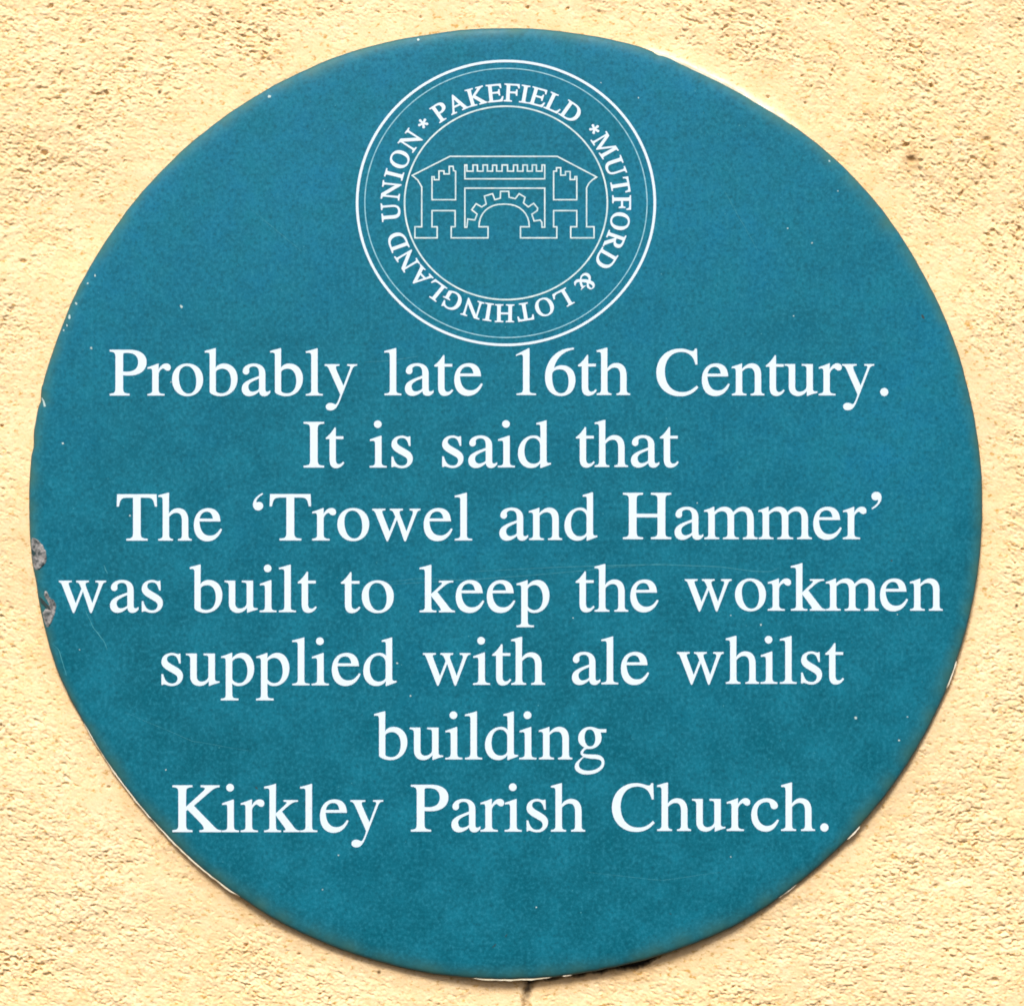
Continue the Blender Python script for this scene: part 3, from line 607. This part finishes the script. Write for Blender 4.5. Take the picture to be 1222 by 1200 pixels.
for (u, v, r) in ((216.5, 365.5, 2.4), (109, 415.5, 1.9), (969, 290, 1.2), (1021, 856, 2.2), (940, 272.5, 1.0), (717, 99, 1.0), (499, 47, 2.2), (1000, 228, 1.0), (155, 615, 1.5),
                  (95, 775, 1.0), (1083, 855, 1.0), (75, 529, 1.6), (947, 377, 1.1), (1073, 883, 1.4), (404, 1020, 1.3), (385, 1061, 1.2), (204, 456, 1.2), (832, 600, 1.0),
                  (762, 117, 1.2), (990, 192, 1.6), (198, 918, 1.2), (640, 1082, 1.1), (872, 1022, 1.4), (1071, 733, .9), (908, 745, 1.6), (872, 734, 1.0), (474, 791, 1.4), (490, 830, 1.6), (684, 737, 1.0)):
    patches('paint_chip', [blob(u, v, r * .8)], M_PALE, FACE_Y - 0.00006)
pts = []
for _ in range(230):
    a, q = rnd.uniform(0, 2 * math.pi), 555 * math.sqrt(rnd.random()); s = rnd.choice((.28, .35, .42, .5, .65))
    pts.append(blob(PCX + q * math.cos(a), PCY + q * math.sin(a), s, 6, rnd.uniform(.8, 1.6), 1, rnd.uniform(0, 3)))
patches('paint_speck', pts, M_SCR, FACE_Y - 0.00003, True)
# pale flakes along the left edge
for (u, v, r, sx) in ((112, 329, 2.0, .6), (103, 338, 1.3, 1), (89, 362, 2.2, .8), (81, 378, 2.6, .7), (78, 388, 2.0, .7), (74, 394, 1.5, 1), (320, 115, 1.8, 1.5)):
    patches('edge_chip', [blob(u + 1.5, v, r * .8, 9, sx, 1.1)], M_PALE, FACE_Y - 0.00006)
tape('edge_scratch', [(49.2, 474.5), (51.5, 478.5), (53.4, 485)], [1.0, 1.9, 2.6], M_PALE, closed=False)
# grey patches of bare metal at the left edge, raised blistered rims
def bare(rows, label, seed):
    """rows of (v, left, right): a blistered patch with a raised, ragged rim, moulded onto the face"""
    V, F = [], []; nc, nr = 11, 34; vs = np.linspace(rows[0][0], rows[-1][0], nr); rr = random.Random(seed)
    l = np.interp(vs, [q[0] for q in rows], [q[1] for q in rows]); r = np.interp(vs, [q[0] for q in rows], [q[2] for q in rows])
    jit = gnoise(vs / 1.7 + 3, vs * 0 + seed, 71) * 1.1
    for i in range(nr):
        for j in range(nc):
            f = j / (nc - 1); u = l[i] + (r[i] + jit[i] - l[i]) * f
            e = max(0.0, 1 - abs(f - 0.86) / 0.16) * 0.9 + rr.uniform(0, .45) * (0 < f < 1)
            if f == 1 or i in (0, nr - 1): e = -0.1
            V.append(on_face(u, vs[i], FACE_Y - (0.10 + e) * S))
    for i in range(nr - 1):
        for j in range(nc - 1): a = i * nc + j; F.append((a, a + 1, a + nc + 1, a + nc))
    o = mesh_obj('bare_patch', V, F, M_BARE, smooth=True); under(o); o['label'] = label
z4 = lambda L: [(a / 6, 600 + b / 6) for a, b in L]
bare([(600 + y / 6, a / 6, b / 6) for y, a, b in ((250, 226, 240), (262, 222, 266), (295, 220, 300), (345, 222, 328), (400, 224, 334), (432, 228, 326), (458, 232, 300), (480, 252, 268))], 'upper grey patch of bare metal at the left edge', 1)
bare([(600 + y / 6, a / 6, b / 6) for y, a, b in ((630, 320, 332), (660, 314, 348), (684, 326, 360), (694, 336, 386), (728, 352, 402), (752, 330, 400), (786, 300, 392), (846, 312, 372), (888, 330, 346))], 'lower grey patch of bare metal at the left edge', 2)
patches('dark_chip', [z4([(218, 326), (238, 340), (254, 362), (240, 378), (220, 366)])], M_PIT, FACE_Y - 0.00030)
patches('dark_chip', [z4([(276, 672), (296, 682), (352, 738), (362, 760), (330, 752), (290, 708)])], M_PIT, FACE_Y - 0.00050)
for (u, v, r, sx, an) in ((1101, 378, 2.0, 1.9, 1.0), (306, 940, 1.4, 1.8, .8), (1064, 669, 1.3, 1.2, 0), (590, 1128, .9, 4.5, -.8), (604, 1116, .8, 3.5, -.9), (800, 1090, .8, 2, .4)):
    patches('dark_chip', [blob(u, v, r, 9, sx, .7, an, 4)], M_PIT, FACE_Y - 0.00004)
def curve_pts(P, n=14):
    out = []
    for k in range(n + 1):
        t = k / n * (len(P) - 1); i = min(int(t), len(P) - 2); f = t - i
        a, b = P[i], P[i + 1]; out.append((a[0] + (b[0] - a[0]) * f + rnd.uniform(-.3, .3), a[1] + (b[1] - a[1]) * f + rnd.uniform(-.3, .3)))
    return out
for P, w in (([(102, 728), (111, 748), (124, 765), (128, 775)], .8), ([(62, 768), (70, 775), (76, 795), (79, 806)], .8), ([(124, 674), (128, 684)], .8),
             ([(430, 699), (520, 694), (640, 686), (740, 676), (800, 672)], .45), ([(560, 682), (680, 676), (780, 673), (860, 676), (905, 682), (920, 682), (930, 677)], .6),
             ([(440, 697), (500, 690), (560, 692)], .4), ([(690, 676), (760, 674)], .4), ([(435, 432), (470, 430), (500, 425)], .5), ([(1085, 935), (1060, 955), (1040, 968)], .5),
             ([(150, 850), (230, 884), (300, 896)], .3), ([(860, 220), (905, 300)], .3), ([(300, 250), (360, 300)], .3), ([(700, 1040), (790, 1050), (860, 1040)], .3)):
    c = curve_pts(P); n = len(c)
    tape('scratch', c, [w * (0.35 + 0.65 * math.sin(math.pi * i / (n - 1))) for i in range(n)], M_SCR, FACE_Y - 0.00001, closed=False)
print('letters', n_let)
